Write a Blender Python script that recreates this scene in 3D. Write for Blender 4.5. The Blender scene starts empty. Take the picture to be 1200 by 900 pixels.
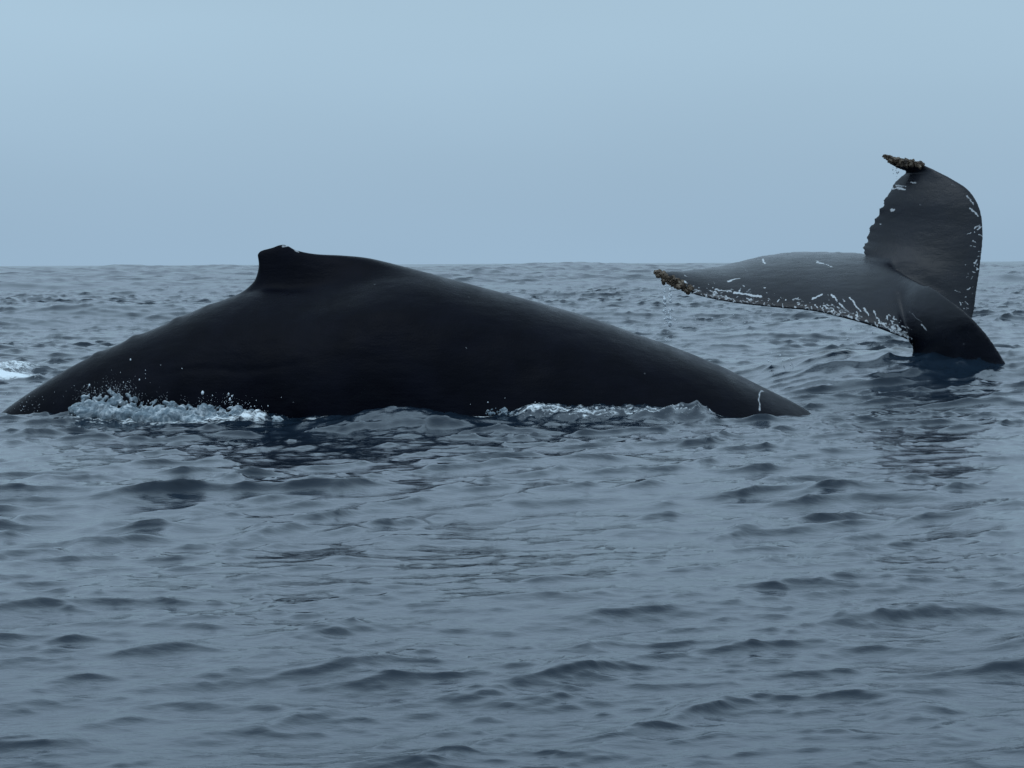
import bpy, math, random
import numpy as np
from mathutils import Vector, Matrix, noise as mnoise

random.seed(7)
rng = np.random.default_rng(11)
SC = bpy.context.scene
COL = SC.collection

# ------------------------------------------------------------------ camera
CAM_H = 1.4
FPX = 2750.0                       # focal length in photo pixels (1200 wide)
PITCH = math.atan(141.0 / FPX)
ROLL = math.radians(0.26)
F = Vector((0, math.cos(PITCH), -math.sin(PITCH)))
R0 = Vector((1, 0, 0))
U0 = Vector((0, math.sin(PITCH), math.cos(PITCH)))
R = R0 * math.cos(ROLL) - U0 * math.sin(ROLL)
U = R0 * math.sin(ROLL) + U0 * math.cos(ROLL)
cam_d = bpy.data.cameras.new('camera')
cam_d.sensor_width = 36.0
cam_d.lens = 36.0 * FPX / 1200.0
cam_d.clip_start = 0.1
cam_d.clip_end = 60000
cam = bpy.data.objects.new('camera', cam_d)
COL.objects.link(cam)
cam.matrix_world = Matrix(((R.x, U.x, -F.x, 0), (R.y, U.y, -F.y, 0), (R.z, U.z, -F.z, CAM_H), (0, 0, 0, 1)))
SC.camera = cam


def at(px, py, Y):
    """point at world depth Y that the photo shows at pixel px, py"""
    d = F + R * ((px - 600.0) / FPX) + U * ((450.0 - py) / FPX)
    k = Y / d.y
    return Vector((d.x * k, d.y * k, CAM_H + d.z * k))


# ------------------------------------------------------------------ sky, sun, exposure
SUN_EL, SUN_ROT = math.radians(62), math.radians(-150)
world = bpy.data.worlds.new('World')
SC.world = world
world.use_nodes = True
nt = world.node_tree
nt.nodes.clear()
N = nt.nodes.new
L = nt.links.new
sky = N('ShaderNodeTexSky')
sky.sky_type = 'NISHITA'
sky.sun_disc = False
sky.sun_elevation = SUN_EL
sky.sun_rotation = SUN_ROT
sky.air_density = 1.0
sky.dust_density = 2.0
tc = N('ShaderNodeTexCoord')
sep = N('ShaderNodeSeparateXYZ')
L(tc.outputs['Generated'], sep.inputs[0])
ramp = N('ShaderNodeValToRGB')           # even overcast: brighter towards the zenith
cr = ramp.color_ramp
cr.interpolation = 'EASE'
cr.elements[0].position = 0.0
cr.elements[0].color = (0.332, 0.484, 0.640, 1)
cr.elements[1].position = 0.13
cr.elements[1].color = (0.400, 0.565, 0.702, 1)
e = cr.elements.new(1.0)
e.color = (0.74, 1.0, 1.22, 1)
e = cr.elements.new(0.25)
e.color = (0.57, 0.77, 0.99, 1)
e = cr.elements.new(0.45)
e.color = (0.68, 0.94, 1.17, 1)
L(sep.outputs['Z'], ramp.inputs[0])
mp = N('ShaderNodeMapping')
mp.inputs['Scale'].default_value = (1.2, 1.2, 5.0)
L(tc.outputs['Generated'], mp.inputs[0])
cn = N('ShaderNodeTexNoise')
cn.inputs['Scale'].default_value = 1.6
cn.inputs['Detail'].default_value = 3
L(mp.outputs[0], cn.inputs['Vector'])
mr = N('ShaderNodeMapRange')
mr.inputs['To Min'].default_value = 8.7
mr.inputs['To Max'].default_value = 11.1
L(cn.outputs['Fac'], mr.inputs['Value'])
vm = N('ShaderNodeVectorMath')
vm.operation = 'SCALE'
L(ramp.outputs[0], vm.inputs[0])
L(mr.outputs[0], vm.inputs['Scale'])
mix = N('ShaderNodeMix')
mix.data_type = 'RGBA'
mix.inputs['Factor'].default_value = 0.94   # cloud deck covers the clear sky
L(sky.outputs[0], mix.inputs['A'])
L(vm.outputs[0], mix.inputs['B'])
bg = N('ShaderNodeBackground')
bg.inputs['Strength'].default_value = 0.1
L(mix.outputs['Result'], bg.inputs['Color'])
out = N('ShaderNodeOutputWorld')
L(bg.outputs[0], out.inputs['Surface'])

sun_d = bpy.data.lights.new('sun', 'SUN')
sun_d.energy = 0.5
sun_d.angle = math.radians(40)
sun_d.color = (0.80, 0.91, 1.0)
sun = bpy.data.objects.new('sun', sun_d)
COL.objects.link(sun)
sd = Vector((math.sin(SUN_ROT) * math.cos(SUN_EL), math.cos(SUN_ROT) * math.cos(SUN_EL), math.sin(SUN_EL)))
sun.rotation_euler = sd.to_track_quat('Z', 'Y').to_euler()
sun.location = (0, 0, 60)

SC.view_settings.view_transform = 'Standard'
SC.view_settings.look = 'None'
SC.view_settings.exposure = 0.0
SC.view_settings.gamma = 1.0
SC.view_settings.use_curve_mapping = False
SC.render.film_transparent = False


# ------------------------------------------------------------------ helpers
def make_mat(name):
    m = bpy.data.materials.new(name)
    m.use_nodes = True
    t = m.node_tree
    t.nodes.clear()
    o = t.nodes.new('ShaderNodeOutputMaterial')
    p = t.nodes.new('ShaderNodeBsdfPrincipled')
    t.links.new(p.outputs[0], o.inputs['Surface'])
    return m, t, p, o


def noise_node(t, scale, detail=4, rough=0.5, vec=None, scl=(1, 1, 1), dist=0.0):
    c = t.nodes.new('ShaderNodeTexCoord')
    mpn = t.nodes.new('ShaderNodeMapping')
    mpn.inputs['Scale'].default_value = scl
    t.links.new(c.outputs['Object'], mpn.inputs[0])
    n = t.nodes.new('ShaderNodeTexNoise')
    n.inputs['Scale'].default_value = scale
    n.inputs['Detail'].default_value = detail
    n.inputs['Roughness'].default_value = rough
    n.inputs['Distortion'].default_value = dist
    t.links.new(mpn.outputs[0], n.inputs['Vector'])
    return n


def map_range(t, sock, a, b, c=0.0, d=1.0, smooth=True):
    n = t.nodes.new('ShaderNodeMapRange')
    if smooth:
        n.interpolation_type = 'SMOOTHSTEP'
    n.inputs['From Min'].default_value = a
    n.inputs['From Max'].default_value = b
    n.inputs['To Min'].default_value = c
    n.inputs['To Max'].default_value = d
    if sock is not None:
        t.links.new(sock, n.inputs['Value'])
    return n


def math_node(t, op, a, b):
    n = t.nodes.new('ShaderNodeMath')
    n.operation = op
    for i, v in enumerate((a, b)):
        if isinstance(v, (int, float)):
            n.inputs[i].default_value = v
        else:
            t.links.new(v, n.inputs[i])
    return n


def attr_node(t, name):
    n = t.nodes.new('ShaderNodeAttribute')
    n.attribute_name = name
    return n


def mesh_np(name, verts, faces, smooth=True):
    """mesh from numpy arrays; faces all of one size"""
    me = bpy.data.meshes.new(name)
    nv, nf, k = len(verts), len(faces), faces.shape[1]
    me.vertices.add(nv)
    me.vertices.foreach_set('co', np.ascontiguousarray(verts, dtype=np.float32).ravel())
    me.loops.add(nf * k)
    me.loops.foreach_set('vertex_index', np.ascontiguousarray(faces, dtype=np.int32).ravel())
    me.polygons.add(nf)
    me.polygons.foreach_set('loop_start', np.arange(0, nf * k, k, dtype=np.int32))
    me.update(calc_edges=True)
    me.polygons.foreach_set('use_smooth', np.full(nf, smooth, dtype=bool))
    me.validate()
    return me


def set_attr(me, name, vals):
    a = me.attributes.new(name, 'FLOAT', 'POINT')
    a.data.foreach_set('value', np.ascontiguousarray(vals, dtype=np.float32))


def get_co(me):
    co = np.empty(len(me.vertices) * 3, dtype=np.float32)
    me.vertices.foreach_get('co', co)
    return co.reshape(-1, 3)


def link(name, me, mat=None, parent=None):
    o = bpy.data.objects.new(name, me)
    COL.objects.link(o)
    if mat is not None:
        me.materials.append(mat)
    if parent is not None:
        o.parent = parent
        o.matrix_parent_inverse = parent.matrix_basis.inverted()
    return o


def tag(o, label=None, cat=None, group=None, kind=None):
    for k, v in (('label', label), ('category', cat), ('group', group), ('kind', kind)):
        if v:
            o[k] = v


def smooth(x, a, b):
    t = np.clip((x - a) / (b - a), 0, 1)
    return t * t * (3 - 2 * t)


def spline(xs, ys, q):
    """monotone-ish cubic (Catmull-Rom tangents) interpolation"""
    xs = np.asarray(xs, float)
    ys = np.asarray(ys, float)
    d = np.diff(ys) / np.diff(xs)
    m = np.empty_like(ys)
    m[1:-1] = (d[:-1] + d[1:]) / 2
    m[0], m[-1] = d[0], d[-1]
    q = np.clip(q, xs[0], xs[-1])
    i = np.clip(np.searchsorted(xs, q) - 1, 0, len(xs) - 2)
    h = xs[i + 1] - xs[i]
    t = (q - xs[i]) / h
    return ((2 * t**3 - 3 * t**2 + 1) * ys[i] + (t**3 - 2 * t**2 + t) * h * m[i]
            + (-2 * t**3 + 3 * t**2) * ys[i + 1] + (t**3 - t**2) * h * m[i + 1])


def grid_faces(nr, nc, wrap=False):
    i = np.arange(nr - 1)[:, None]
    j = np.arange(nc if wrap else nc - 1)[None, :]
    j2 = (j + 1) % nc
    a = i * nc + j
    b = i * nc + j2
    c = (i + 1) * nc + j2
    d = (i + 1) * nc + j
    return np.stack([a, b, c, d], axis=-1).reshape(-1, 4)


def value_noise(p, seed=0):
    """cheap smooth 3-D value noise for numpy points, about -1..1"""
    p = np.asarray(p, dtype=np.float64)
    i = np.floor(p).astype(np.int64)
    f = p - i
    f = f * f * (3 - 2 * f)

    def h(x, y, z):
        n = (x * 374761393 + y * 668265263 + z * 2147483647 + seed * 1274126177) & 0xFFFFFFFF
        n = ((n ^ (n >> 13)) * 1274126177) & 0xFFFFFFFF
        n = (n ^ (n >> 16)) & 0xFFFF
        return n / 32767.5 - 1.0
    r = 0
    for dx in (0, 1):
        for dy in (0, 1):
            for dz in (0, 1):
                w = ((f[:, 0] if dx else 1 - f[:, 0]) * (f[:, 1] if dy else 1 - f[:, 1])
                     * (f[:, 2] if dz else 1 - f[:, 2]))
                r = r + w * h(i[:, 0] + dx, i[:, 1] + dy, i[:, 2] + dz)
    return r


def fbm(p, octaves=4, seed=0, gain=0.5):
    r, a, s = 0, 1.0, 1.0
    for o in range(octaves):
        r = r + a * value_noise(p * s + 17.3 * o, seed + o)
        a *= gain
        s *= 2.03
    return r


# ------------------------------------------------------------------ the sea
class Cascade:
    """one periodic tile of wind waves, made from a directional spectrum"""

    def __init__(self, size, n, lo, hi, slope, wind, rot, spread, seed, peak):
        g = np.random.default_rng(seed)
        self.size, self.n = size, n
        self.c, self.s = math.cos(rot), math.sin(rot)
        kk = np.fft.fftfreq(n, d=size / n) * 2 * math.pi
        kx, ky = np.meshgrid(kk, kk, indexing='ij')
        k = np.hypot(kx, ky)
        k[0, 0] = 1
        th = np.arctan2(ky, kx) - (wind - rot)
        dirw = np.where(np.cos(th) > 0, np.abs(np.cos(th)) ** spread, 0.0) + 0.015
        lam = 2 * math.pi / k
        band = smooth(lam, lo * 0.8, lo * 1.25) * (1 - smooth(lam, hi * 0.8, hi * 1.25))
        amp = k ** -2.0 * np.sqrt(dirw * band)
        amp[0, 0] = 0
        sp = amp * (g.normal(size=k.shape) + 1j * g.normal(size=k.shape))
        z = np.fft.ifft2(sp)
        sx = np.fft.ifft2(1j * kx * sp).real
        sy = np.fft.ifft2(1j * ky * sp).real
        sc = slope / math.sqrt((sx**2 + sy**2).mean())
        zr = z.real * sc
        sg = zr.std()
        zr = sg * (np.exp(peak * np.clip(zr / sg, -3, 2.1)) - math.exp(peak * peak / 2)) / peak   # narrow crests, flat troughs
        self.z = zr.astype(np.float32)
        self.dx = (np.fft.ifft2(-1j * kx / k * sp).real * -sc).astype(np.float32)
        self.dy = (np.fft.ifft2(-1j * ky / k * sp).real * -sc).astype(np.float32)

    def sample(self, x, y):
        u = (x * self.c + y * self.s) / self.size * self.n
        v = (-x * self.s + y * self.c) / self.size * self.n
        iu = np.floor(u).astype(np.int64)
        iv = np.floor(v).astype(np.int64)
        fu = (u - iu).astype(np.float32)
        fv = (v - iv).astype(np.float32)
        iu %= self.n
        iv %= self.n
        ju = (iu + 1) % self.n
        jv = (iv + 1) % self.n

        def b(a):
            return (a[iu, iv] * (1 - fu) * (1 - fv) + a[ju, iv] * fu * (1 - fv)
                    + a[iu, jv] * (1 - fu) * fv + a[ju, jv] * fu * fv)
        dx, dy = b(self.dx), b(self.dy)
        return dx * self.c - dy * self.s, dx * self.s + dy * self.c, b(self.z)


WIND = math.radians(-72)
CASC = [
    (Cascade(83.0, 512, 6.0, 30.0, 0.042, math.radians(-60), 0.3, 5, 3, 0.1), 6.0),
    (Cascade(41.0, 512, 2.0, 6.0, 0.040, WIND, -0.45, 3, 4, 0.2), 2.6),
    (Cascade(23.0, 512, 0.8, 2.0, 0.048, WIND + 0.1, 0.55, 3, 14, 0.35), 1.1),
    (Cascade(13.1, 640, 0.24, 0.8, 0.135, WIND + 0.25, 0.8, 3, 5, 0.4), 0.21),
    (Cascade(3.7, 512, 0.05, 0.24, 0.125, WIND - 0.2, -0.2, 2, 6, 0.35), 0.11),
]


def ground_pt(px, py):
    d = F + R * ((px - 600.0) / FPX) + U * ((450.0 - py) / FPX)
    k = -CAM_H / d.z
    return d.x * k, d.y * k


def gx(px, Y):
    return (px - 600.0) / FPX * Y


def local_water(x, y):
    """swells and disturbed water round the two whales: height, foam amount, turbulence"""
    z = np.zeros_like(x)
    foam = np.zeros_like(x)
    turb = np.zeros_like(x)
    # swell that carries the raised tail
    z += 0.40 * smooth(x, 2.2, 4.2) * np.exp(-((y - 28.0 - 0.08 * (x - 5)) / 1.9) ** 2)
    # hump pushed up in front of the flank
    sy = np.where(y < 20.75, 0.5, 0.7)
    z += 0.175 * np.exp(-((x - gx(462, 20.7)) / 0.72) ** 2 - ((y - 20.75) / sy) ** 2)
    turb += 0.5 * np.exp(-((x - gx(440, 20.5)) / 0.9) ** 2 - ((y - 20.5) / 0.5) ** 2)
    # wash along the right flank
    w = smooth(x, gx(555, 21.6), gx(620, 21.6)) * (1 - smooth(x, gx(800, 21.6), gx(862, 21.6)))
    yr = 21.55
    z += 0.115 * w * np.exp(-((y - yr) / 0.28) ** 2)
    turb += 1.0 * w * np.exp(-((y - yr + 0.05) / 0.38) ** 2)
    foam += 0.47 * w * np.exp(-((y - yr + 0.12) / 0.3) ** 2)
    foam += 0.12 * w * smooth(-x, -gx(700, 21.6), -gx(580, 21.6)) * np.exp(-((y - yr) / 0.25) ** 2)
    foam += 0.5 * np.exp(-((x - gx(842, 21.7)) / 0.1) ** 2 - ((y - 21.7) / 0.25) ** 2)
    # thin lip of foam between splash and hump
    w2 = smooth(x, gx(325, 21.7), gx(370, 21.7)) * (1 - smooth(x, gx(560, 21.7), gx(600, 21.7)))
    foam += 0.6 * w2 * np.exp(-((y - 21.8) / 0.16) ** 2)
    z += 0.03 * w2 * np.exp(-((y - 21.8) / 0.2) ** 2)
    # churned water under the splash on the left
    w3 = smooth(x, gx(40, 22), gx(110, 22)) * (1 - smooth(x, gx(310, 22), gx(345, 22)))
    ys = 22.15 - 0.45 * smooth(x, gx(90, 22), gx(300, 22))
    foam += 0.62 * w3 * np.exp(-((y - ys + 0.12) / 0.42) ** 2)
    turb += 0.9 * w3 * np.exp(-((y - ys) / 0.4) ** 2)
    z += 0.06 * w3 * np.exp(-((y - ys) / 0.3) ** 2)
    # white water left over behind the whale at the frame's left edge
    fx, fy = ground_pt(8, 438)
    z += 0.14 * np.exp(-((x - fx) / 0.45) ** 2 - ((y - fy) / 0.8) ** 2)
    foam += 0.57 * np.exp(-((x - fx) / 0.50) ** 4 - ((y - fy + 0.1) / 0.8) ** 4)
    foam += 0.62 * np.exp(-((x - fx - 0.1) / 0.72) ** 4 - ((y - fy + 0.95) / 0.28) ** 4)
    turb += 0.8 * np.exp(-((x - fx) / 0.7) ** 2 - ((y - fy) / 1.0) ** 2)
    # small breaking lip behind the front whale's far end
    fx, fy = ground_pt(905, 437)
    foam += 0.55 * np.exp(-((x - fx) / 0.16) ** 2 - ((y - fy) / 0.35) ** 2)
    turb += 0.5 * np.exp(-((x - fx) / 0.4) ** 2 - ((y - fy) / 0.5) ** 2)
    # ripples running out from the tail stock
    dxr, dyr = x - gx(1120, 27.6), y - 27.4
    rr = np.hypot(dxr, dyr)
    z += 0.018 * np.sin(rr * 9.0) * np.exp(-((rr - 0.9) / 0.7) ** 2)
    turb += 0.6 * np.exp(-(rr / 0.9) ** 2)
    foam += 0.25 * np.exp(-((rr - 0.55) / 0.15) ** 2)
    return z, foam, turb


def build_sea():
    half = 14.8
    az = np.concatenate([
        np.linspace(-180, -45, 28)[:-1], np.linspace(-45, -half, 48)[:-1],
        np.linspace(-half, half, 570),
        np.linspace(half, 45, 48)[1:], np.linspace(45, 180, 28)[1:-1]])
    az = np.radians(az)
    rs = [0.4]
    while rs[-1] < 24000:
        r = rs[-1]
        if r < 5.4:
            d = 0.12
        elif r < 100:
            d = min(r * r / (CAM_H * 2347), 0.05 if r < 24 else 0.05 * (1 + (r - 24) * 0.038))
        elif r < 1000:
            d = min(r * 0.0045, 0.195 + (r - 100) * 0.0057)
        else:
            d = r * 0.06
        rs.append(r + d * (1.26 if r >= 5.4 else 1.0))
    rs = np.array(rs)
    dr = np.gradient(rs)
    rr, aa = np.meshgrid(rs, az, indexing='ij')
    x0 = (rr * np.sin(aa)).ravel()
    y0 = (rr * np.cos(aa)).ravel()
    dd = np.repeat(dr, len(az))
    # coarser spacing outside the dense wedge
    da = np.gradient(az)
    dd = np.maximum(dd, (rr * da[None, :]).ravel() * 0.45)
    rflat = rr.ravel()
    x, y, z = x0.copy(), y0.copy(), np.zeros_like(x0)
    lost = np.zeros_like(x0)
    wz, foam, turb = local_water(x0, y0)
    # wind patches and groups: some stretches of the surface lie calmer than others
    pts = np.stack([x0, y0, 0 * x0], 1)
    broad = fbm(pts / np.array([26.0, 44.0, 1]), 3, 5)
    gust = 0.95 + 0.35 * fbm(pts / np.array([5.5, 8.0, 1]), 2, 5) + 0.35 * broad
    gust2 = 0.88 + 0.55 * fbm(pts / np.array([1.9, 2.6, 1]), 2, 15) + 0.3 * broad
    gust3 = 0.85 + 0.6 * fbm(pts / np.array([0.9, 1.3, 1]), 2, 25) + 0.2 * broad
    far = 1 + 0.45 * smooth(rflat, 40, 140)
    near_calm = smooth(rflat, 20, 60)
    for n, (c, lam) in enumerate(CASC):
        keep = 1 - smooth(dd, lam * 0.9, lam * 4.0)
        a = keep.copy()
        if n == 0:
            a *= 0.55 + 0.9 * near_calm + 0.9 * smooth(rflat, 200, 400)
        elif n == 1:
            a *= np.clip(gust, 0.35, 1.6) * (1 + 1.9 * smooth(rflat, 90, 220))
        elif n == 2:
            a *= np.clip(gust2, 0.3, 1.55) * (1 + 1.1 * smooth(rflat, 55, 160))
        elif n == 3:
            a *= np.clip(gust2, 0.62, 1.5) * far
        else:
            a *= np.clip(gust3, 0.65, 1.6) * far
        if n == 4:
            a *= 1 + 0.35 * np.exp(-((y0 - 19.8) / 1.9) ** 2) * smooth(x0, -5.5, -3.5) * (1 - smooth(x0, 1.5, 3.5))
        if n == 1:
            a *= 0.55 + 0.45 * smooth(rflat, 8, 40)
        dx, dy, dz = c.sample(x0, y0)
        ch = (0.9, 1.2, 1.5, 1.8, 1.6)[n]
        x += ch * a * dx
        y += ch * a * dy
        z += a * dz
        lean = (0.2, 0.5, 0.5, 0.5, 0.4)[n]             # fronts steeper than backs
        x += lean * a * dz * math.cos(WIND)
        y += lean * a * dz * math.sin(WIND)
        s = (0.042, 0.04, 0.048, 0.135, 0.125)[n]
        lost += (1 - keep ** 2) * s * s
    z += wz
    # long low swell rolling far out, what makes the horizon uneven
    fs = smooth(rflat, 260, 700)
    k = fs > 0
    z[k] += 1.35 * fs[k] * fbm(pts[k] / np.array([34.0, 75.0, 1]) + 3.7, 2, 91)
    q = np.stack([x0, y0, 0 * x0], 1)
    sel = turb > 0.03
    t = np.zeros_like(z)
    t[sel] = (1 - np.abs(fbm(q[sel] * np.array([4.5, 7.0, 1.0]), 4, 31, 0.5))) - 0.55
    z += 0.075 * turb * t
    verts = np.stack([x, y, z], 1)
    me = mesh_np('sea', verts, grid_faces(len(rs), len(az), wrap=True))
    set_attr(me, 'foam', np.clip(foam, 0, 1))
    set_attr(me, 'unresolved', np.sqrt(lost))
    return me


m, t, p, o = make_mat('sea_water')
fo = attr_node(t, 'foam')
un = attr_node(t, 'unresolved')
n1 = noise_node(t, 9.0, 5, 0.62, scl=(1.0, 1.3, 1), dist=1.2)
n2 = noise_node(t, 30.0, 3, 0.6, scl=(1.0, 1.2, 1), dist=0.6)
ad = math_node(t, 'MULTIPLY_ADD', n2.outputs['Fac'], 0.35)
t.links.new(n1.outputs['Fac'], ad.inputs[2])
su = math_node(t, 'ADD', ad.outputs[0], fo.outputs['Fac'])
fm = map_range(t, su.outputs[0], 1.10, 1.36)
gate = map_range(t, fo.outputs['Fac'], 0.02, 0.18)
fmask = math_node(t, 'MULTIPLY', fm.outputs[0], gate.outputs[0])
mx = t.nodes.new('ShaderNodeMix')
mx.data_type = 'RGBA'
mx.inputs['A'].default_value = (0.0070, 0.0155, 0.0270, 1)
mx.inputs['B'].default_value = (0.72, 0.76, 0.78, 1)
t.links.new(fmask.outputs[0], mx.inputs['Factor'])
t.links.new(mx.outputs['Result'], p.inputs['Base Color'])
rgh = map_range(t, un.outputs['Fac'], 0.0, 0.16, 0.06, 0.16, smooth=False)
rm = t.nodes.new('ShaderNodeMix')
t.links.new(fmask.outputs[0], rm.inputs['Factor'])
t.links.new(rgh.outputs[0], rm.inputs['A'])
rm.inputs['B'].default_value = 0.6
t.links.new(rm.outputs['Result'], p.inputs['Roughness'])
p.inputs['IOR'].default_value = 1.333
# fine wind ripples
b1 = noise_node(t, 24.0, 4, 0.6, scl=(0.8, 1.25, 1), dist=0.3)
b2 = noise_node(t, 3.2, 4, 0.55, scl=(0.7, 1.2, 1), dist=0.4)
bump2 = t.nodes.new('ShaderNodeBump')
bump2.inputs['Strength'].default_value = 0.12
bump2.inputs['Distance'].default_value = 0.03
t.links.new(b2.outputs['Fac'], bump2.inputs['Height'])
bump1 = t.nodes.new('ShaderNodeBump')
bump1.inputs['Strength'].default_value = 0.22
bump1.inputs['Distance'].default_value = 0.012
t.links.new(b1.outputs['Fac'], bump1.inputs['Height'])
t.links.new(bump2.outputs[0], bump1.inputs['Normal'])
t.links.new(bump1.outputs[0], p.inputs['Normal'])
sea = link('sea', build_sea(), m)
tag(sea, 'grey blue rippled sea reaching to the horizon', None, None, 'structure')

# ------------------------------------------------------------------ whale skin
def skin_material(name, base, speck, spec, rlo, rhi):
    m, t, p, o = make_mat(name)
    sc = attr_node(t, 'scar')
    n = noise_node(t, 2.4, 5, 0.6)
    mot = map_range(t, n.outputs['Fac'], 0.3, 0.75)
    c1 = t.nodes.new('ShaderNodeMix')
    c1.data_type = 'RGBA'
    c1.inputs['A'].default_value = (*base, 1)
    c1.inputs['B'].default_value = (base[0] * 1.9, base[1] * 1.85, base[2] * 1.8, 1)
    t.links.new(mot.outputs[0], c1.inputs['Factor'])
    # faint scratches and sparse pale specks
    v = t.nodes.new('ShaderNodeTexVoronoi')
    v.inputs['Scale'].default_value = 5.5
    tcn = t.nodes.new('ShaderNodeTexCoord')
    t.links.new(tcn.outputs['Object'], v.inputs['Vector'])
    sp = map_range(t, v.outputs['Distance'], 0.035, 0.075, speck, 0.0)
    vc = t.nodes.new('ShaderNodeSeparateColor')
    t.links.new(v.outputs['Color'], vc.inputs[0])
    some = map_range(t, vc.outputs[0], 0.72, 0.76)
    spk = math_node(t, 'MULTIPLY', sp.outputs[0], some.outputs[0])
    rough_edge = noise_node(t, 42.0, 4, 0.7)
    wig = math_node(t, 'MULTIPLY_ADD', rough_edge.outputs['Fac'], 0.6)
    t.links.new(sc.outputs['Fac'], wig.inputs[2])
    scm = map_range(t, wig.outputs[0], 0.58, 1.0, 0.0, 0.92)
    tot = math_node(t, 'MAXIMUM', scm.outputs[0], spk.outputs[0])
    c2 = t.nodes.new('ShaderNodeMix')
    c2.data_type = 'RGBA'
    c2.inputs['B'].default_value = (0.50, 0.52, 0.54, 1)
    t.links.new(c1.outputs['Result'], c2.inputs['A'])
    t.links.new(tot.outputs[0], c2.inputs['Factor'])
    t.links.new(c2.outputs['Result'], p.inputs['Base Color'])
    rn = noise_node(t, 2.6, 6, 0.65, scl=(1.6, 1.0, 0.6))
    rg = map_range(t, rn.outputs['Fac'], 0.3, 0.7, rlo, rhi)
    t.links.new(rg.outputs[0], p.inputs['Roughness'])
    p.inputs['IOR'].default_value = 1.36
    p.inputs['Specular IOR Level'].default_value = spec
    h = noise_node(t, 55.0, 4, 0.65)
    h2 = noise_node(t, 7.0, 4, 0.5, scl=(0.6, 1, 1.6))
    hs = math_node(t, 'MULTIPLY_ADD', h2.outputs['Fac'], 3.0)
    t.links.new(h.outputs['Fac'], hs.inputs[2])
    bp = t.nodes.new('ShaderNodeBump')
    bp.inputs['Strength'].default_value = 0.35
    bp.inputs['Distance'].default_value = 0.008
    t.links.new(hs.outputs[0], bp.inputs['Height'])
    t.links.new(bp.outputs[0], p.inputs['Normal'])
    return m


SKIN = skin_material('whale_skin', (0.0020, 0.0024, 0.0050), 0.14, 0.075, 0.24, 0.40)
SKIN_TAIL = skin_material('fluke_skin', (0.0040, 0.0048, 0.0085), 0.10, 0.50, 0.18, 0.30)


# ------------------------------------------------------------------ front whale: arched back with dorsal fin
YC = 22.9
top_px = [(-60, 545), (-30, 513), (0, 485), (20, 470), (50, 450), (78, 433), (106, 418.3), (135, 405), (160, 394),
          (185, 383.4), (210, 372.5), (232, 362.5), (255, 354), (285, 343), (310, 336), (340, 335), (380, 331), (420, 324),
          (450, 319), (480, 319), (520, 325), (560, 335.5), (600, 346), (640, 357), (680, 368.5), (715, 380),
          (750, 393), (785, 405), (820, 418.5), (850, 431.5), (880, 446.5), (905, 459), (925, 469), (942, 478.5),
          (970, 496), (1010, 525), (1060, 565)]
fin_px = [(262, 351), (275, 346.5), (287, 340), (295, 333.5), (300, 328), (304.5, 319), (307.5, 310), (309.5, 302), (311.5, 297.5), (314, 294.8),
          (317.5, 293), (322, 291.6), (327, 289.8), (332, 287.2), (336, 286.6), (340, 288.5), (345, 292), (352, 294.2), (360, 296),
          (372, 297.6), (400, 299), (430, 302), (455, 307.5), (472, 312), (490, 316.6), (505, 320.6), (520, 325)]
hw = [(-60, 0.22), (0, 0.34), (90, 0.52), (200, 0.72), (300, 0.87), (400, 1.0), (500, 1.09), (650, 1.16), (800, 1.15), (940, 1.04), (1060, 0.9)]


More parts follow.
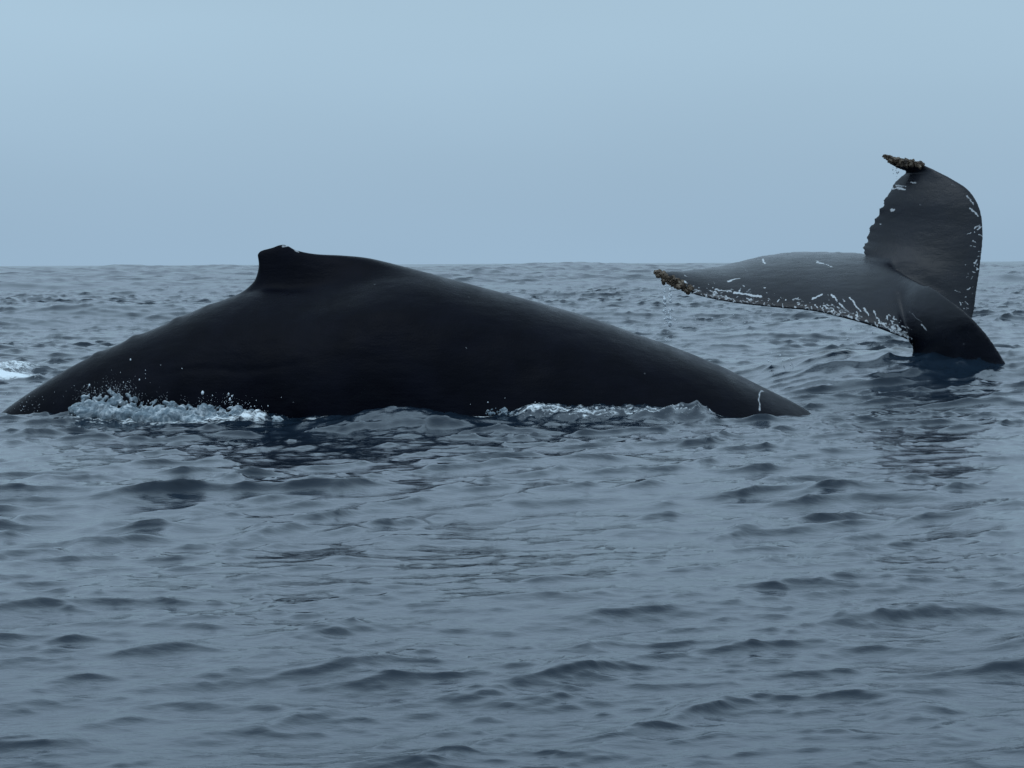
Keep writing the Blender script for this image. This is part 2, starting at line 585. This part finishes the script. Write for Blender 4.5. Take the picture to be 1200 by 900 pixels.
def whale_back():
    dense = np.concatenate([np.arange(-60, 270, 3.0), np.arange(270, 365, 0.45), np.arange(365, 872, 3.0), np.arange(872, 906, 0.8), np.arange(906, 1060.1, 3.0)])
    ty = spline([a for a, b in top_px], [b for a, b in top_px], dense)
    fy = spline([a for a, b in fin_px], [b for a, b in fin_px], dense)
    fy = np.where((dense < 265) | (dense > 519), ty, fy)
    W = spline([a for a, b in hw], [b for a, b in hw], dense)
    P = np.array([at(a, b, YC) for a, b in zip(dense, ty)])
    Pf = np.array([at(a, b, YC) for a, b in zip(dense, fy)])
    fin = np.clip(Pf[:, 2] - P[:, 2], 0, None)
    X, ZT = P[:, 0], P[:, 2]
    B = 1.12 * W + 0.1
    # angles packed towards the ridge, where the fin is
    u = np.linspace(-1, 1, 261)[:-1]
    th = np.pi * np.sign(u) * (0.25 * np.abs(u) + 0.75 * np.abs(u) ** 2.4)     # 0 = top
    ex = spline([-60, 150, 350, 600, 1060], [1.75, 1.8, 1.9, 2.05, 2.1], dense)
    fw_back = spline([270, 300, 320, 345, 400, 490], [0.17, 0.085, 0.08, 0.10, 0.15, 0.24], np.clip(dense, 270, 490))
    st, ct = np.sin(th)[None, :], np.cos(th)[None, :]
    e2 = (2.0 / ex)[:, None]
    yy = W[:, None] * np.sign(st) * np.abs(st) ** e2
    zz = (ZT - B)[:, None] + B[:, None] * np.sign(ct) * np.abs(ct) ** e2
    bump = np.exp(-np.abs(yy / fw_back[:, None]) ** 2.6) * (np.cos(th)[None, :] > 0)
    zz = zz + fin[:, None] * bump
    kn = sum(h * np.exp(-((dense - c) / 7.0) ** 2) for c, h in ((113, 0.020), (156, 0.022), (206, 0.018), (245, 0.008)))
    zz = zz + kn[:, None] * np.exp(-(yy / 0.13) ** 2) * (ct > 0)      # knuckles along the spine
    # hollow under the fin base, then the fuller flank
    hol = np.exp(-((dense - 370) / 95.0) ** 2)[:, None] * np.exp(-((np.abs(yy) - 0.42) / 0.24) ** 2) * (ct > 0)
    zz = zz - 0.045 * hol
    xx = np.repeat(X[:, None], len(th), 1)
    xx = xx - 0.12 * (fin[:, None] * bump) * smooth(-dense, -350, -312)[:, None]
    xx = xx - 0.034 * np.clip(fin[:, None] * bump / 0.31, 0, 1) ** 5 * smooth(-dense, -345, -318)[:, None]   # hooked tip
    V = np.stack([xx.ravel(), (YC + yy).ravel(), zz.ravel()], 1)
    d = fbm(V * 0.9, 3, 3)
    d2 = fbm(V * np.array([3.0, 3.0, 4.5]), 3, 13)
    side = np.sign(V[:, 1] - YC)
    amt = (1 - np.exp(-((V[:, 1] - YC) / 0.3) ** 2))
    V[:, 1] += side * (0.035 * d + 0.006 * d2) * amt
    # low fold of skin along the flank
    cz = spline([-3.6, -3.0, -2.5, -2.0, -1.4], [0.30, 0.42, 0.40, 0.47, 0.60], V[:, 0])
    fold = np.exp(-((V[:, 2] - cz) / 0.025) ** 2) * smooth(V[:, 0], -3.5, -3.1) * (1 - smooth(V[:, 0], -2.2, -1.6))
    V[:, 1] -= side * 0.008 * fold
    me = mesh_np('body', V, grid_faces(len(dense), len(th), wrap=True)[:, ::-1].copy())
    # pale marks: hooked scar near the water on the right, scraped fin tip, scratches
    pts = get_co(me)
    scar = np.zeros(len(pts))
    px, py = project(pts)
    px = px + 0.9 * fbm(pts * 14.0, 2, 81)
    py = py + 0.6 * fbm(pts * 14.0, 2, 83)
    near = pts[:, 1] < YC + 0.05
    for line, w, a in MARKS_BACK:
        scar = np.maximum(scar, a * stroke(px, py, line, w) * near)
    set_attr(me, 'scar', scar)
    return me


def project(P):
    C = np.array([0, 0, CAM_H])
    d = P - C
    f = d @ np.array(F)
    return 600 + FPX * (d @ np.array(R)) / f, 450 - FPX * (d @ np.array(U)) / f


def stroke(px, py, line, w):
    """1 on a polyline, falling to 0 a width w away (used once to lay marks on the skin mesh)"""
    best = np.full(len(px), 1e9)
    for (ax, ay), (bx, by) in zip(line[:-1], line[1:]):
        vx, vy = bx - ax, by - ay
        L2 = vx * vx + vy * vy + 1e-9
        q = np.clip(((px - ax) * vx + (py - ay) * vy) / L2, 0, 1)
        best = np.minimum(best, np.hypot(px - ax - q * vx, py - ay - q * vy) / (1.15 - 0.5 * q))
    return np.clip(1.3 - best / w, 0, 1)


MARKS_BACK = [
    ([(890, 481), (889.5, 470), (890, 462), (892, 458), (894.5, 458.5)], 1.6, 0.58),
    ([(331, 288.5), (337, 288)], 1.8, 0.62),
    ([(346, 293), (350, 296)], 1.8, 0.55),
    ([(374, 334), (381, 326)], 1.2, 0.36),
    ([(680, 381), (680, 385)], 1.3, 0.5),
    ([(165, 408), (172, 399)], 1.3, 0.26),
    ([(545, 407), (550, 407.5)], 1.3, 0.42),
]
whale = bpy.data.objects.new('humpback_whale', None)
COL.objects.link(whale)
whale.location = (at(480, 480, YC).x, YC, 0)
tag(whale, 'black whale arching its long back out of the water, small hooked dorsal fin on top', 'whale', 'humpback whales surfacing in the sea')
body = link('body', whale_back(), SKIN, whale)


# ------------------------------------------------------------------ rear whale: raised tail
def resample(rows, n):
    rows = np.asarray(rows, float)
    s = np.arange(len(rows), dtype=float)
    q = np.linspace(0, len(rows) - 1, n)
    return np.stack([spline(s, rows[:, k], q) for k in range(rows.shape[1])], 1)


def loft(A, B, thick, camber, lens, rag, n_around=84):
    """closed skin through sections that run from edge A to edge B"""
    A, B = np.asarray(A), np.asarray(B)
    span = np.gradient((A + B) / 2, axis=0)
    ch = B - A
    nrm = np.cross(ch, span)
    nrm /= np.linalg.norm(nrm, axis=1, keepdims=True) + 1e-9
    for _ in range(6):
        nrm[1:-1] = (nrm[:-2] + nrm[1:-1] * 2 + nrm[2:]) / 4
    nrm /= np.linalg.norm(nrm, axis=1, keepdims=True) + 1e-9
    if np.median(nrm @ np.array([0, -1.0, 0.2])) < 0:
        nrm = -nrm
    ph = np.linspace(0, 2 * np.pi, n_around, endpoint=False)
    u = (1 - np.cos(ph)) / 2
    foil = np.sign(np.sin(ph)) * np.sqrt(u) * (1 - u) ** 0.8 / 0.52 * (np.abs(np.sin(ph)) > 1e-6)
    lns = np.sign(np.sin(ph)) * (4 * u * (1 - u)) ** 0.8
    tk = foil[None, :] * (1 - lens[:, None]) + lns[None, :] * lens[:, None]
    dirc = ch / (np.linalg.norm(ch, axis=1, keepdims=True) + 1e-9)
    V = (A[:, None, :] + ch[:, None, :] * u[None, :, None] + dirc[:, None, :] * (rag[:, None] * u[None, :] ** 14)[:, :, None]
         + nrm[:, None, :] * (thick[:, None] * tk + camber[:, None] * (4 * u * (1 - u))[None, :])[:, :, None])
    n, k = len(A), n_around
    verts = V.reshape(-1, 3)
    faces = [tuple(f) for f in grid_faces(n, k, wrap=True)]
    c0, c1 = len(verts), len(verts) + 1
    verts = np.vstack([verts, V[0].mean(0), V[-1].mean(0)])
    for j in range(k):
        j2 = (j + 1) % k
        faces.append((c0, j2, j))
        faces.append((c1, (n - 1) * k + j, (n - 1) * k + j2))
    return verts, faces


YT = 28.0
# left fluke: leading edge px, py, depth; trailing edge px, py, depth; thickness (m)
LEFT = [
    (768, 318.5, .72, 769, 320, .74, .012, 0),
    (782, 331, .68, 785, 317.2, .84, .035, 0),
    (809, 343.5, .58, 808, 315.5, 1.05, .055, 0),
    (855, 354, .42, 843, 311.5, 1.3, .07, 0),
    (912, 360.5, .24, 880, 302, 1.48, .085, 0),
    (954, 364.5, .10, 924, 295.5, 1.55, .10, 0),
    (989, 372.5, -.02, 962, 294.6, 1.52, .115, 0),
    (1020, 381, -.12, 990, 295.2, 1.40, .13, 0),
    (1042, 389, -.18, 1014, 297.5, 1.24, .15, .1),
    (1057, 395, -.18, 1040, 306, .88, .165, .25),
    (1065, 400, -.14, 1064, 320, .42, .14, .5),
    (1067.5, 404, -.06, 1084, 331, -.04, .12, .75),
    (1069, 408.5, .02, 1106, 346.5, -.40, .11, .95),
    (1069.5, 414, .08, 1132, 366, -.66, .12, 1),
    (1070, 421, .12, 1156, 391.5, -.78, .14, 1),
    (1070.5, 432, .14, 1177, 423, -.82, .16, 1),
    (1071, 448, .14, 1193, 454, -.84, .18, 1),
    (1074, 478, .14, 1214, 494, -.84, .2, 1),
]
RIGHT = [
    (1120, 398, .36, 1058, 350, .42, .12, 0),
    (1134, 384, .40, 1032, 318, .86, .13, 0),
    (1141, 366, .45, 1014, 300, 1.06, .13, 0),
    (1144, 344, .49, 1010.5, 293, 1.12, .125, 0),
    (1148.5, 313, .56, 1014, 279, 1.24, .115, 0),
    (1152, 275, .65, 1023.6, 257.7, 1.28, .10, 0),
    (1148.5, 245, .74, 1033, 238.6, 1.25, .085, 0),
    (1136, 223.5, .84, 1041, 221.5, 1.30, .075, 0),
    (1116.5, 210, .94, 1051, 210, 1.32, .065, 0),
    (1098, 200.5, 1.02, 1060, 201.5, 1.30, .05, 0),
    (1082, 193.2, 1.08, 1058.5, 199.8, 1.24, .04, 0),
    (1066, 187.3, 1.10, 1050, 197, 1.20, .034, 0),
    (1050, 183.6, 1.12, 1042, 192, 1.16, .028, 0),
    (1036, 182.3, 1.14, 1035, 185, 1.14, .012, 0),
]


def tail_mesh():
    verts, faces = [], []
    jit = np.random.default_rng(5)
    info = []
    for rows, n, cam_, cut in ((LEFT, 200, 0.05, 0.011), (RIGHT, 170, 0.05, 0.016)):
        q = resample(rows, n)
        i = np.arange(n) / n                      # ragged trailing edge
        rag = jit.normal(size=n)
        rag = np.convolve(rag, [0.3, 0.5, 0.3], 'same') * cut
        rag -= cut * 1.8 * (np.abs(np.sin(i * 55 + 2 * np.sin(i * 17))) ** 5)
        if rows is LEFT:
            rag *= smooth(i, 0.03, 0.1) * (1 - smooth(i, .38, .46))
        else:
            rag *= smooth(i, 0.18, 0.26) * (1 - smooth(i, 0.68, 0.75))
        A = np.array([at(r[0], r[1], YT + r[2] * 1.05) for r in q])
        B = np.array([at(r[3], r[4], YT + r[5] * 1.05) for r in q])
        chord = np.linalg.norm(B - A, axis=1)
        lens = np.clip(q[:, 7], 0, 1)
        v, f = loft(A, B, q[:, 6] * (0.78 + 0.02 * lens), cam_ * chord * (1 - 0.6 * lens), lens, rag)
        off = sum(len(a) for a in verts)
        verts.append(v)
        faces += [tuple(k + off for k in ff) for ff in f]
    V = np.vstack(verts)
    me = bpy.data.meshes.new('tail_raw')
    me.from_pydata(V.tolist(), [], faces)
    me.update()
    import bmesh
    bm = bmesh.new()
    bm.from_mesh(me)
    # consistent outward normals per shell
    bmesh.ops.recalc_face_normals(bm, faces=bm.faces)
    bm.to_mesh(me)
    bm.free()
    tmp = bpy.data.objects.new('tail_raw', me)
    COL.objects.link(tmp)
    r = tmp.modifiers.new('remesh', 'REMESH')
    r.mode = 'VOXEL'
    r.voxel_size = 0.0115
    s = tmp.modifiers.new('smooth', 'SMOOTH')
    s.factor = 0.5
    s.iterations = 9
    dg = bpy.context.evaluated_depsgraph_get()
    res = bpy.data.meshes.new_from_object(tmp.evaluated_get(dg))
    bpy.data.objects.remove(tmp)
    bpy.data.meshes.remove(me)
    # blend the two flukes where they join
    tmp = bpy.data.objects.new('tail_raw', res)
    COL.objects.link(tmp)
    P = get_co(res)
    px, py = project(P)
    w = np.zeros(len(P))
    for cx, cy, rx in ((1034, 308, 24), (1048, 315, 32), (1062, 322, 28), (1076, 331, 14)):
        w = np.maximum(w, 1 - np.hypot(px - cx, py - cy) / rx)
    w = smooth(w, 0, 0.6)
    vg = tmp.vertex_groups.new(name='saddle')
    lev = np.round(w * 10).astype(int)
    for k in range(1, 11):
        vg.add(np.nonzero(lev == k)[0].tolist(), k / 10, 'REPLACE')
    s2 = tmp.modifiers.new('smooth', 'SMOOTH')
    s2.factor = 0.6
    s2.iterations = 260
    s2.vertex_group = 'saddle'
    dg = bpy.context.evaluated_depsgraph_get()
    res2 = bpy.data.meshes.new_from_object(tmp.evaluated_get(dg))
    bpy.data.objects.remove(tmp)
    bpy.data.meshes.remove(res)
    res = res2
    res.name = 'tail_body'
    res.polygons.foreach_set('use_smooth', np.ones(len(res.polygons), dtype=bool))
    return res


def tail_marks(me):
    P = get_co(me)
    px, py = project(P)
    px = px + 0.9 * fbm(P * 14.0, 2, 51) + 0.8 * fbm(P * 50.0, 1, 57)
    py = py + 0.9 * fbm(P * 14.0, 2, 61) + 0.8 * fbm(P * 50.0, 1, 67)
    scar = np.zeros(len(P))
    g = np.random.default_rng(21)
    le = resample([r[:2] for r in LEFT[:12]], 200)
    # barnacle scars crowded along the left fluke's leading edge
    for k in range(560):
        i = int(g.uniform(25, 178))
        x, y = le[i]
        dn = g.exponential(6.0)
        dens = 0.5 + 0.5 * math.sin(i * 0.13 + 1.0)
        if g.uniform() > 0.45 + 0.55 * dens or dn > 24:
            continue
        y -= 1.5 + dn * 0.85
        x += g.normal() * 2
        ln = g.uniform(0.1, 2.6) * (1.6 if k % 7 == 0 else 0.8)
        an = math.radians(g.normal(35 if i > 90 else 10, 30))
        dx, dy = math.cos(an) * ln, math.sin(an) * ln
        w = g.uniform(0.55, 1.25)
        sel = (np.abs(px - x) < 12) & (np.abs(py - y) < 12)
        if sel.any():
            scar[sel] = np.maximum(scar[sel], g.uniform(0.28, 0.85) * stroke(px[sel], py[sel], [(x - dx, y - dy), (x + dx, y + dy)], w))
    lines = [
        ([(861, 343), (880, 345.5), (893, 348)], 2.0, .9), ([(838, 339), (858, 342)], 1.6, .6), ([(853, 330), (867, 326.5)], 1.5, .8),
        ([(894, 304), (897, 309)], 2.2, .7), ([(957, 307), (976, 312.5)], 1.5, .6), ([(870, 313), (876, 318)], 1.2, .4),
        ([(996, 349), (1008, 364)], 1.6, .8), ([(1012, 361), (1018, 370)], 1.8, .8), ([(1066, 366), (1080, 377)], 1.3, .45),
        ([(1080, 380), (1086, 387)], 1.6, .7), ([(1024, 364), (1030, 376)], 1.5, .7), ([(952, 350), (963, 345)], 2.0, .85),
        ([(975, 345), (980, 352)], 1.8, .85), ([(984, 355), (990, 362)], 1.8, .8),
        ([(1040, 222), (1052, 220), (1061, 222)], 2.0, .75), ([(1050, 217), (1062, 219)], 1.4, .6), ([(1068, 214), (1073, 214)], 2.0, .6),
        ([(1045, 247), (1048, 246)], 2.2, .8), ([(1031, 262), (1033, 262)], 1.4, .7), ([(1137, 244), (1147, 253)], 1.5, .85),
        ([(1133, 230), (1141, 239)], 1.7, .6), ([(1078, 240), (1080, 240)], 1.4, .5), ([(1114, 216), (1120, 219)], 1.3, .4),
    ]
    lines += [([(1040, 384), (1058, 391)], 5.0, .42), ([(835, 345), (850, 349)], 4.0, .42), ([(800, 335), (822, 342)], 4.5, .40), ([(984, 362), (1004, 370)], 4.0, .36), ([(1044, 214), (1056, 219)], 4.0, .36)]
    for k in range(34):                              # flecks down the right fluke's leading edge
        y = g.uniform(262, 362)
        xe = np.interp(y, [244, 275, 313, 344, 369], [1148, 1152, 1148, 1143, 1139])
        x = xe - 1 - g.exponential(4.5)
        a = math.radians(g.uniform(-60, 60))
        ln = g.uniform(0.4, 3.0)
        lines.append(([(x - math.cos(a) * ln, y - math.sin(a) * ln), (x + math.cos(a) * ln, y + math.sin(a) * ln)], g.uniform(0.7, 1.3), g.uniform(.5, .85)))
    for ln, w, a in lines:
        scar = np.maximum(scar, a * stroke(px, py, ln, w * 0.8))
    nrm = np.empty(len(me.vertices) * 3, dtype=np.float32)
    me.vertices.foreach_get('normal', nrm)
    facing = nrm.reshape(-1, 3)[:, 1] < 0.25
    set_attr(me, 'scar', np.where(facing, scar, 0))


tail = bpy.data.objects.new('humpback_whale', None)
COL.objects.link(tail)
tail.location = (at(1120, 424, YT).x, YT, 0)
tag(tail, 'diving whale with its dark tail flukes raised, white scarred edge and barnacled tips', 'whale', 'humpback whales surfacing in the sea')
tm = tail_mesh()
tail_marks(tm)
tail_body = link('tail_flukes', tm, SKIN_TAIL, tail)


# ------------------------------------------------------------------ barnacles on the fluke tips
def ico(sub=1):
    import bmesh
    bm = bmesh.new()
    bmesh.ops.create_icosphere(bm, subdivisions=sub, radius=1.0)
    v = np.array([a.co[:] for a in bm.verts])
    f = np.array([[b.index for b in a.verts] for a in bm.faces])
    bm.free()
    return v, f


ICO1, ICO2 = ico(1), ico(2)


def blobs(centres, radii, sub=ICO1, squash=None, seed=1, rough=0.15):
    g = np.random.default_rng(seed)
    v0, f0 = sub
    C = np.asarray(centres)
    n = len(C)
    s = np.asarray(radii)[:, None, None]
    jitter = 1 + rough * g.normal(size=(n, len(v0), 1))
    sq = np.ones((n, 1, 3)) if squash is None else np.asarray(squash)[:, None, :]
    V = C[:, None, :] + v0[None] * s * jitter * sq
    Fc = f0[None] + (np.arange(n) * len(v0))[:, None, None]
    return V.reshape(-1, 3), Fc.reshape(-1, 3)


def barnacle_mesh(name, spine, depth, wid, n, seed):
    """many small open-topped cones crowded on a fluke tip"""
    g = np.random.default_rng(seed)
    q = resample(spine, 60)
    V, Fc = [], []
    ring = 7
    for k in range(n):
        i = int(g.uniform(0, 59))
        w = np.interp(i / 59, [0, .35, 0.8, 1], wid)
        c = at(q[i, 0] + g.normal() * 1.2, q[i, 1] + g.uniform(-1, 1) * w, depth(q[i, 0]) - g.uniform(0.0, 0.05))
        ax = Vector((g.normal() * 0.6, -1 + 0.4 * g.normal(), g.normal() * 0.9)).normalized()
        t1 = ax.orthogonal().normalized()
        t2 = ax.cross(t1)
        r = 0.009 + 0.020 * g.uniform() ** 2
        h = r * g.uniform(0.9, 1.8)
        base = len(V)
        for rr_, hh in ((1.25, -0.5), (1.0, 0.2), (0.55, 1.0), (0.32, 0.65)):
            for j in range(ring):
                a = 2 * math.pi * j / ring
                w2 = 1 + 0.16 * g.normal()
                V.append(c + (t1 * math.cos(a) + t2 * math.sin(a)) * (r * rr_ * w2) + ax * (h * hh))
        for l in range(3):
            for j in range(ring):
                j2 = (j + 1) % ring
                Fc.append((base + l * ring + j, base + l * ring + j2, base + (l + 1) * ring + j2, base + (l + 1) * ring + j))
        Fc.append(tuple(base + 3 * ring + j for j in range(ring)))
    me = bpy.data.meshes.new(name)
    me.from_pydata([tuple(v) for v in V], [], Fc)
    me.update()
    return me


m, t, p, o = make_mat('barnacle_shell')
n = noise_node(t, 14.0, 4, 0.65)
rp = t.nodes.new('ShaderNodeValToRGB')
rp.color_ramp.elements[0].position = 0.32
rp.color_ramp.elements[0].color = (0.018, 0.013, 0.010, 1)
rp.color_ramp.elements[1].position = 0.72
rp.color_ramp.elements[1].color = (0.32, 0.26, 0.20, 1)
e = rp.color_ramp.elements.new(0.52)
e.color = (0.105, 0.074, 0.050, 1)
t.links.new(n.outputs['Fac'], rp.inputs[0])
t.links.new(rp.outputs[0], p.inputs['Base Color'])
p.inputs['Roughness'].default_value = 0.75
BARN = m
bl = link('barnacle_cluster', barnacle_mesh('barnacle_cluster', [(769, 319), (780, 326), (795, 333), (812, 341)],
          lambda x: float(np.interp(x, [768, 785, 812], [YT + .73, YT + .70, YT + .62])), [1.2, 5.0, 4.4, 2.4], 170, 1), BARN, tail)
br = link('barnacle_cluster', barnacle_mesh('barnacle_cluster', [(1036, 183.5), (1046, 187), (1058, 190.5), (1070, 191), (1080, 193.5)],
          lambda x: float(np.interp(x, [1035, 1082], [YT + 1.18, YT + 1.14])), [0.8, 2.7, 3.6, 1.2], 140, 2), BARN, tail)
tag(bl, 'brown barnacle crust on the low left fluke tip', kind='stuff')
tag(br, 'brown barnacle crust on the high curled fluke tip', kind='stuff')

# ------------------------------------------------------------------ foam, splash and drops
m, t, p, o = make_mat('foam')
n = noise_node(t, 8.0, 7, 0.72, dist=1.2)
w = map_range(t, n.outputs['Fac'], 0.43, 0.80)
mx = t.nodes.new('ShaderNodeMix')
mx.data_type = 'RGBA'
mx.inputs['A'].default_value = (0.13, 0.17, 0.20, 1)
mx.inputs['B'].default_value = (0.78, 0.81, 0.83, 1)
t.links.new(w.outputs[0], mx.inputs['Factor'])
t.links.new(mx.outputs['Result'], p.inputs['Base Color'])
p.inputs['Roughness'].default_value = 0.85
p.inputs['Specular IOR Level'].default_value = 0.15
p.inputs['Subsurface Weight'].default_value = 0.8
p.inputs['Subsurface Radius'].default_value = (0.05, 0.05, 0.05)
FOAM = m
m, t, p, o = make_mat('water_drop')
p.inputs['Base Color'].default_value = (0.62, 0.66, 0.70, 1)
p.inputs['Roughness'].default_value = 0.15
p.inputs['IOR'].default_value = 1.33
DROP = m


def splash_mesh(name, prof, n, seed, voxel, rad):
    """frothy lump: small blobs piled under an uneven top line, fused into one surface"""
    g = np.random.default_rng(seed)
    xs = [a for a, b, c, d in prof]
    C, rds = [], []
    while len(C) < n:
        x = g.uniform(xs[0], xs[-1])
        tp = np.interp(x, xs, [b for a, b, c, d in prof])
        bs = np.interp(x, xs, [c for a, b, c, d in prof])
        yw = np.interp(x, xs, [d for a, b, c, d in prof])
        k = g.uniform(0, 1)                     # 0 base near viewer, 1 top at the flank
        v = g.uniform(0, 1) ** 0.6
        py = bs + (tp - bs) * k * v
        Y = yw - 0.34 * (1 - k) - 0.02
        r = rad * math.exp(g.normal() * 0.5) * (1.15 - 0.5 * k)
        C.append(at(x + g.normal() * 0.8, py + g.normal() * 0.6, Y))
        rds.append(r)
    V, Fc = blobs(np.array(C), rds, ICO1, seed=seed, rough=0.12)
    me = mesh_np(name + '_raw', V, Fc)
    tmp = bpy.data.objects.new(name, me)
    COL.objects.link(tmp)
    r = tmp.modifiers.new('remesh', 'REMESH')
    r.mode = 'VOXEL'
    r.voxel_size = voxel
    s = tmp.modifiers.new('smooth', 'SMOOTH')
    s.factor = 0.5
    s.iterations = 10
    dg = bpy.context.evaluated_depsgraph_get()
    res = bpy.data.meshes.new_from_object(tmp.evaluated_get(dg))
    bpy.data.objects.remove(tmp)
    res.name = name
    P = get_co(res)
    nr = np.empty(len(P) * 3, dtype=np.float32)
    res.vertices.foreach_get('normal', nr)
    P = P + nr.reshape(-1, 3) * (0.012 * fbm(P * 9.0, 5, 71, 0.7))[:, None]
    res.vertices.foreach_set('co', P.astype(np.float32).ravel())
    res.polygons.foreach_set('use_smooth', np.ones(len(res.polygons), dtype=bool))
    return res


LEFT_SPLASH = [(86, 478, 481, 22.4), (92, 464, 484, 22.38), (98, 460, 486, 22.36), (108, 461, 487, 22.33), (118, 458, 488, 22.3), (126, 455, 489, 22.28),
               (129, 446, 489, 22.27), (132, 455, 489, 22.26), (138, 457, 490, 22.25), (146, 456, 490, 22.22), (151, 450, 490, 22.2), (154, 455, 491, 22.2),
               (160, 467, 491, 22.18), (175, 470, 492, 22.13), (185, 467, 492, 22.1), (210, 468, 494, 22.05), (235, 472, 496, 22.0),
               (260, 470, 497, 21.96), (275, 471, 497, 21.94), (290, 478, 497, 21.92), (310, 484, 496, 21.9), (328, 491, 495, 21.9)]
sp = link('splash', splash_mesh('splash', LEFT_SPLASH, 1500, 3, 0.009, 0.021), FOAM)
tag(sp, 'white frothy splash breaking against the flank of the arched whale', 'splash', None, 'stuff')

RIGHT_WASH = [(570, 481, 484, 21.75), (580, 476, 485, 21.7), (592, 479, 486, 21.7), (605, 479, 488, 21.7), (640, 477, 487, 21.7), (655, 476, 485, 21.7)]
wash = link('foam', splash_mesh('foam', RIGHT_WASH, 170, 8, 0.008, 0.009), FOAM)
tag(wash, 'low line of white foam where the right flank meets the water', 'foam', None, 'stuff')


def drops(name, spots, seed, label, cat):
    """spots: (px, py, spread x, spread y, depth, depth spread, count, size px)"""
    g = np.random.default_rng(seed)
    C, rds, sq = [], [], []
    for px, py, sx, sy, Y, dy, n, r in spots:
        for k in range(n):
            C.append(at(px + g.normal() * sx, py + g.normal() * sy, Y + g.normal() * dy))
            rds.append(0.62 * r * Y / FPX * math.exp(g.normal() * 0.45))
            sq.append((1, 1, g.uniform(1.0, 1.6)))
    V, Fc = blobs(np.array(C), rds, ICO1, squash=np.array(sq), seed=seed, rough=0.1)
    o = link(name, mesh_np(name, V, Fc), DROP)
    tag(o, label, cat, None, 'stuff')
    return o


mist = [(a + k, np.interp(a + k, [q[0] for q in LEFT_SPLASH], [q[1] for q in LEFT_SPLASH]) - 1.0, 2.5, 3.0, q_d - 0.06, .05, 4, 0.3)
        for a, b_, c_, q_d in LEFT_SPLASH for k in (0, 4, 8, 12)]
drops('spray', mist + [(140, 452, 14, 7, 22.15, .05, 60, 0.3), (100, 458, 9, 6, 22.25, .05, 36, 0.3), (260, 469, 25, 4, 21.85, .05, 36, 0.3), (30, 473, 12, 6, 22.35, .05, 40, 0.32),
                (35, 470, 14, 8, 22.3, .05, 18, 0.55), (110, 460, 16, 7, 22.2, .05, 6, 0.55), (150, 450, 10, 6, 22.1, .05, 6, 0.55),
                (160, 436, 22, 9, 22.1, .05, 8, 0.75), (255, 466, 22, 5, 21.9, .05, 9, 0.7), (212, 431, 2, 2, 22.1, .02, 1, 1.0),
                (300, 474, 20, 5, 21.8, .05, 7, 0.7), (620, 473, 40, 4, 21.6, .04, 8, 0.7),
                (105, 452, 3, 1, 22.2, .02, 2, 1.2), (268, 465, 2.5, 2, 21.9, .02, 4, 1.0)],
      4, 'scattered white spray drops thrown up against the arched whale', 'spray')
drops('dripping_water', [(779, 352, 0.8, 9, YT + .6, .04, 44, 1.25), (786, 360, 1.0, 11, YT + .6, .04, 40, 1.1), (784, 374, 3.0, 2.5, YT + .6, .04, 34, 1.5),
                         (782, 395, 3.0, 8, YT + .6, .05, 18, 0.7), (850, 372, 30, 6, YT + .4, .05, 22, 0.6), (915, 428, 9, 7, YT + .2, .1, 34, 0.9),
                         (1000, 395, 25, 10, YT + .1, .08, 34, 0.65), (1050, 201, 2.5, 5, YT + 1.2, .02, 26, 0.7)],
      6, 'water dripping from the barnacled tips of the raised tail', 'water drops')
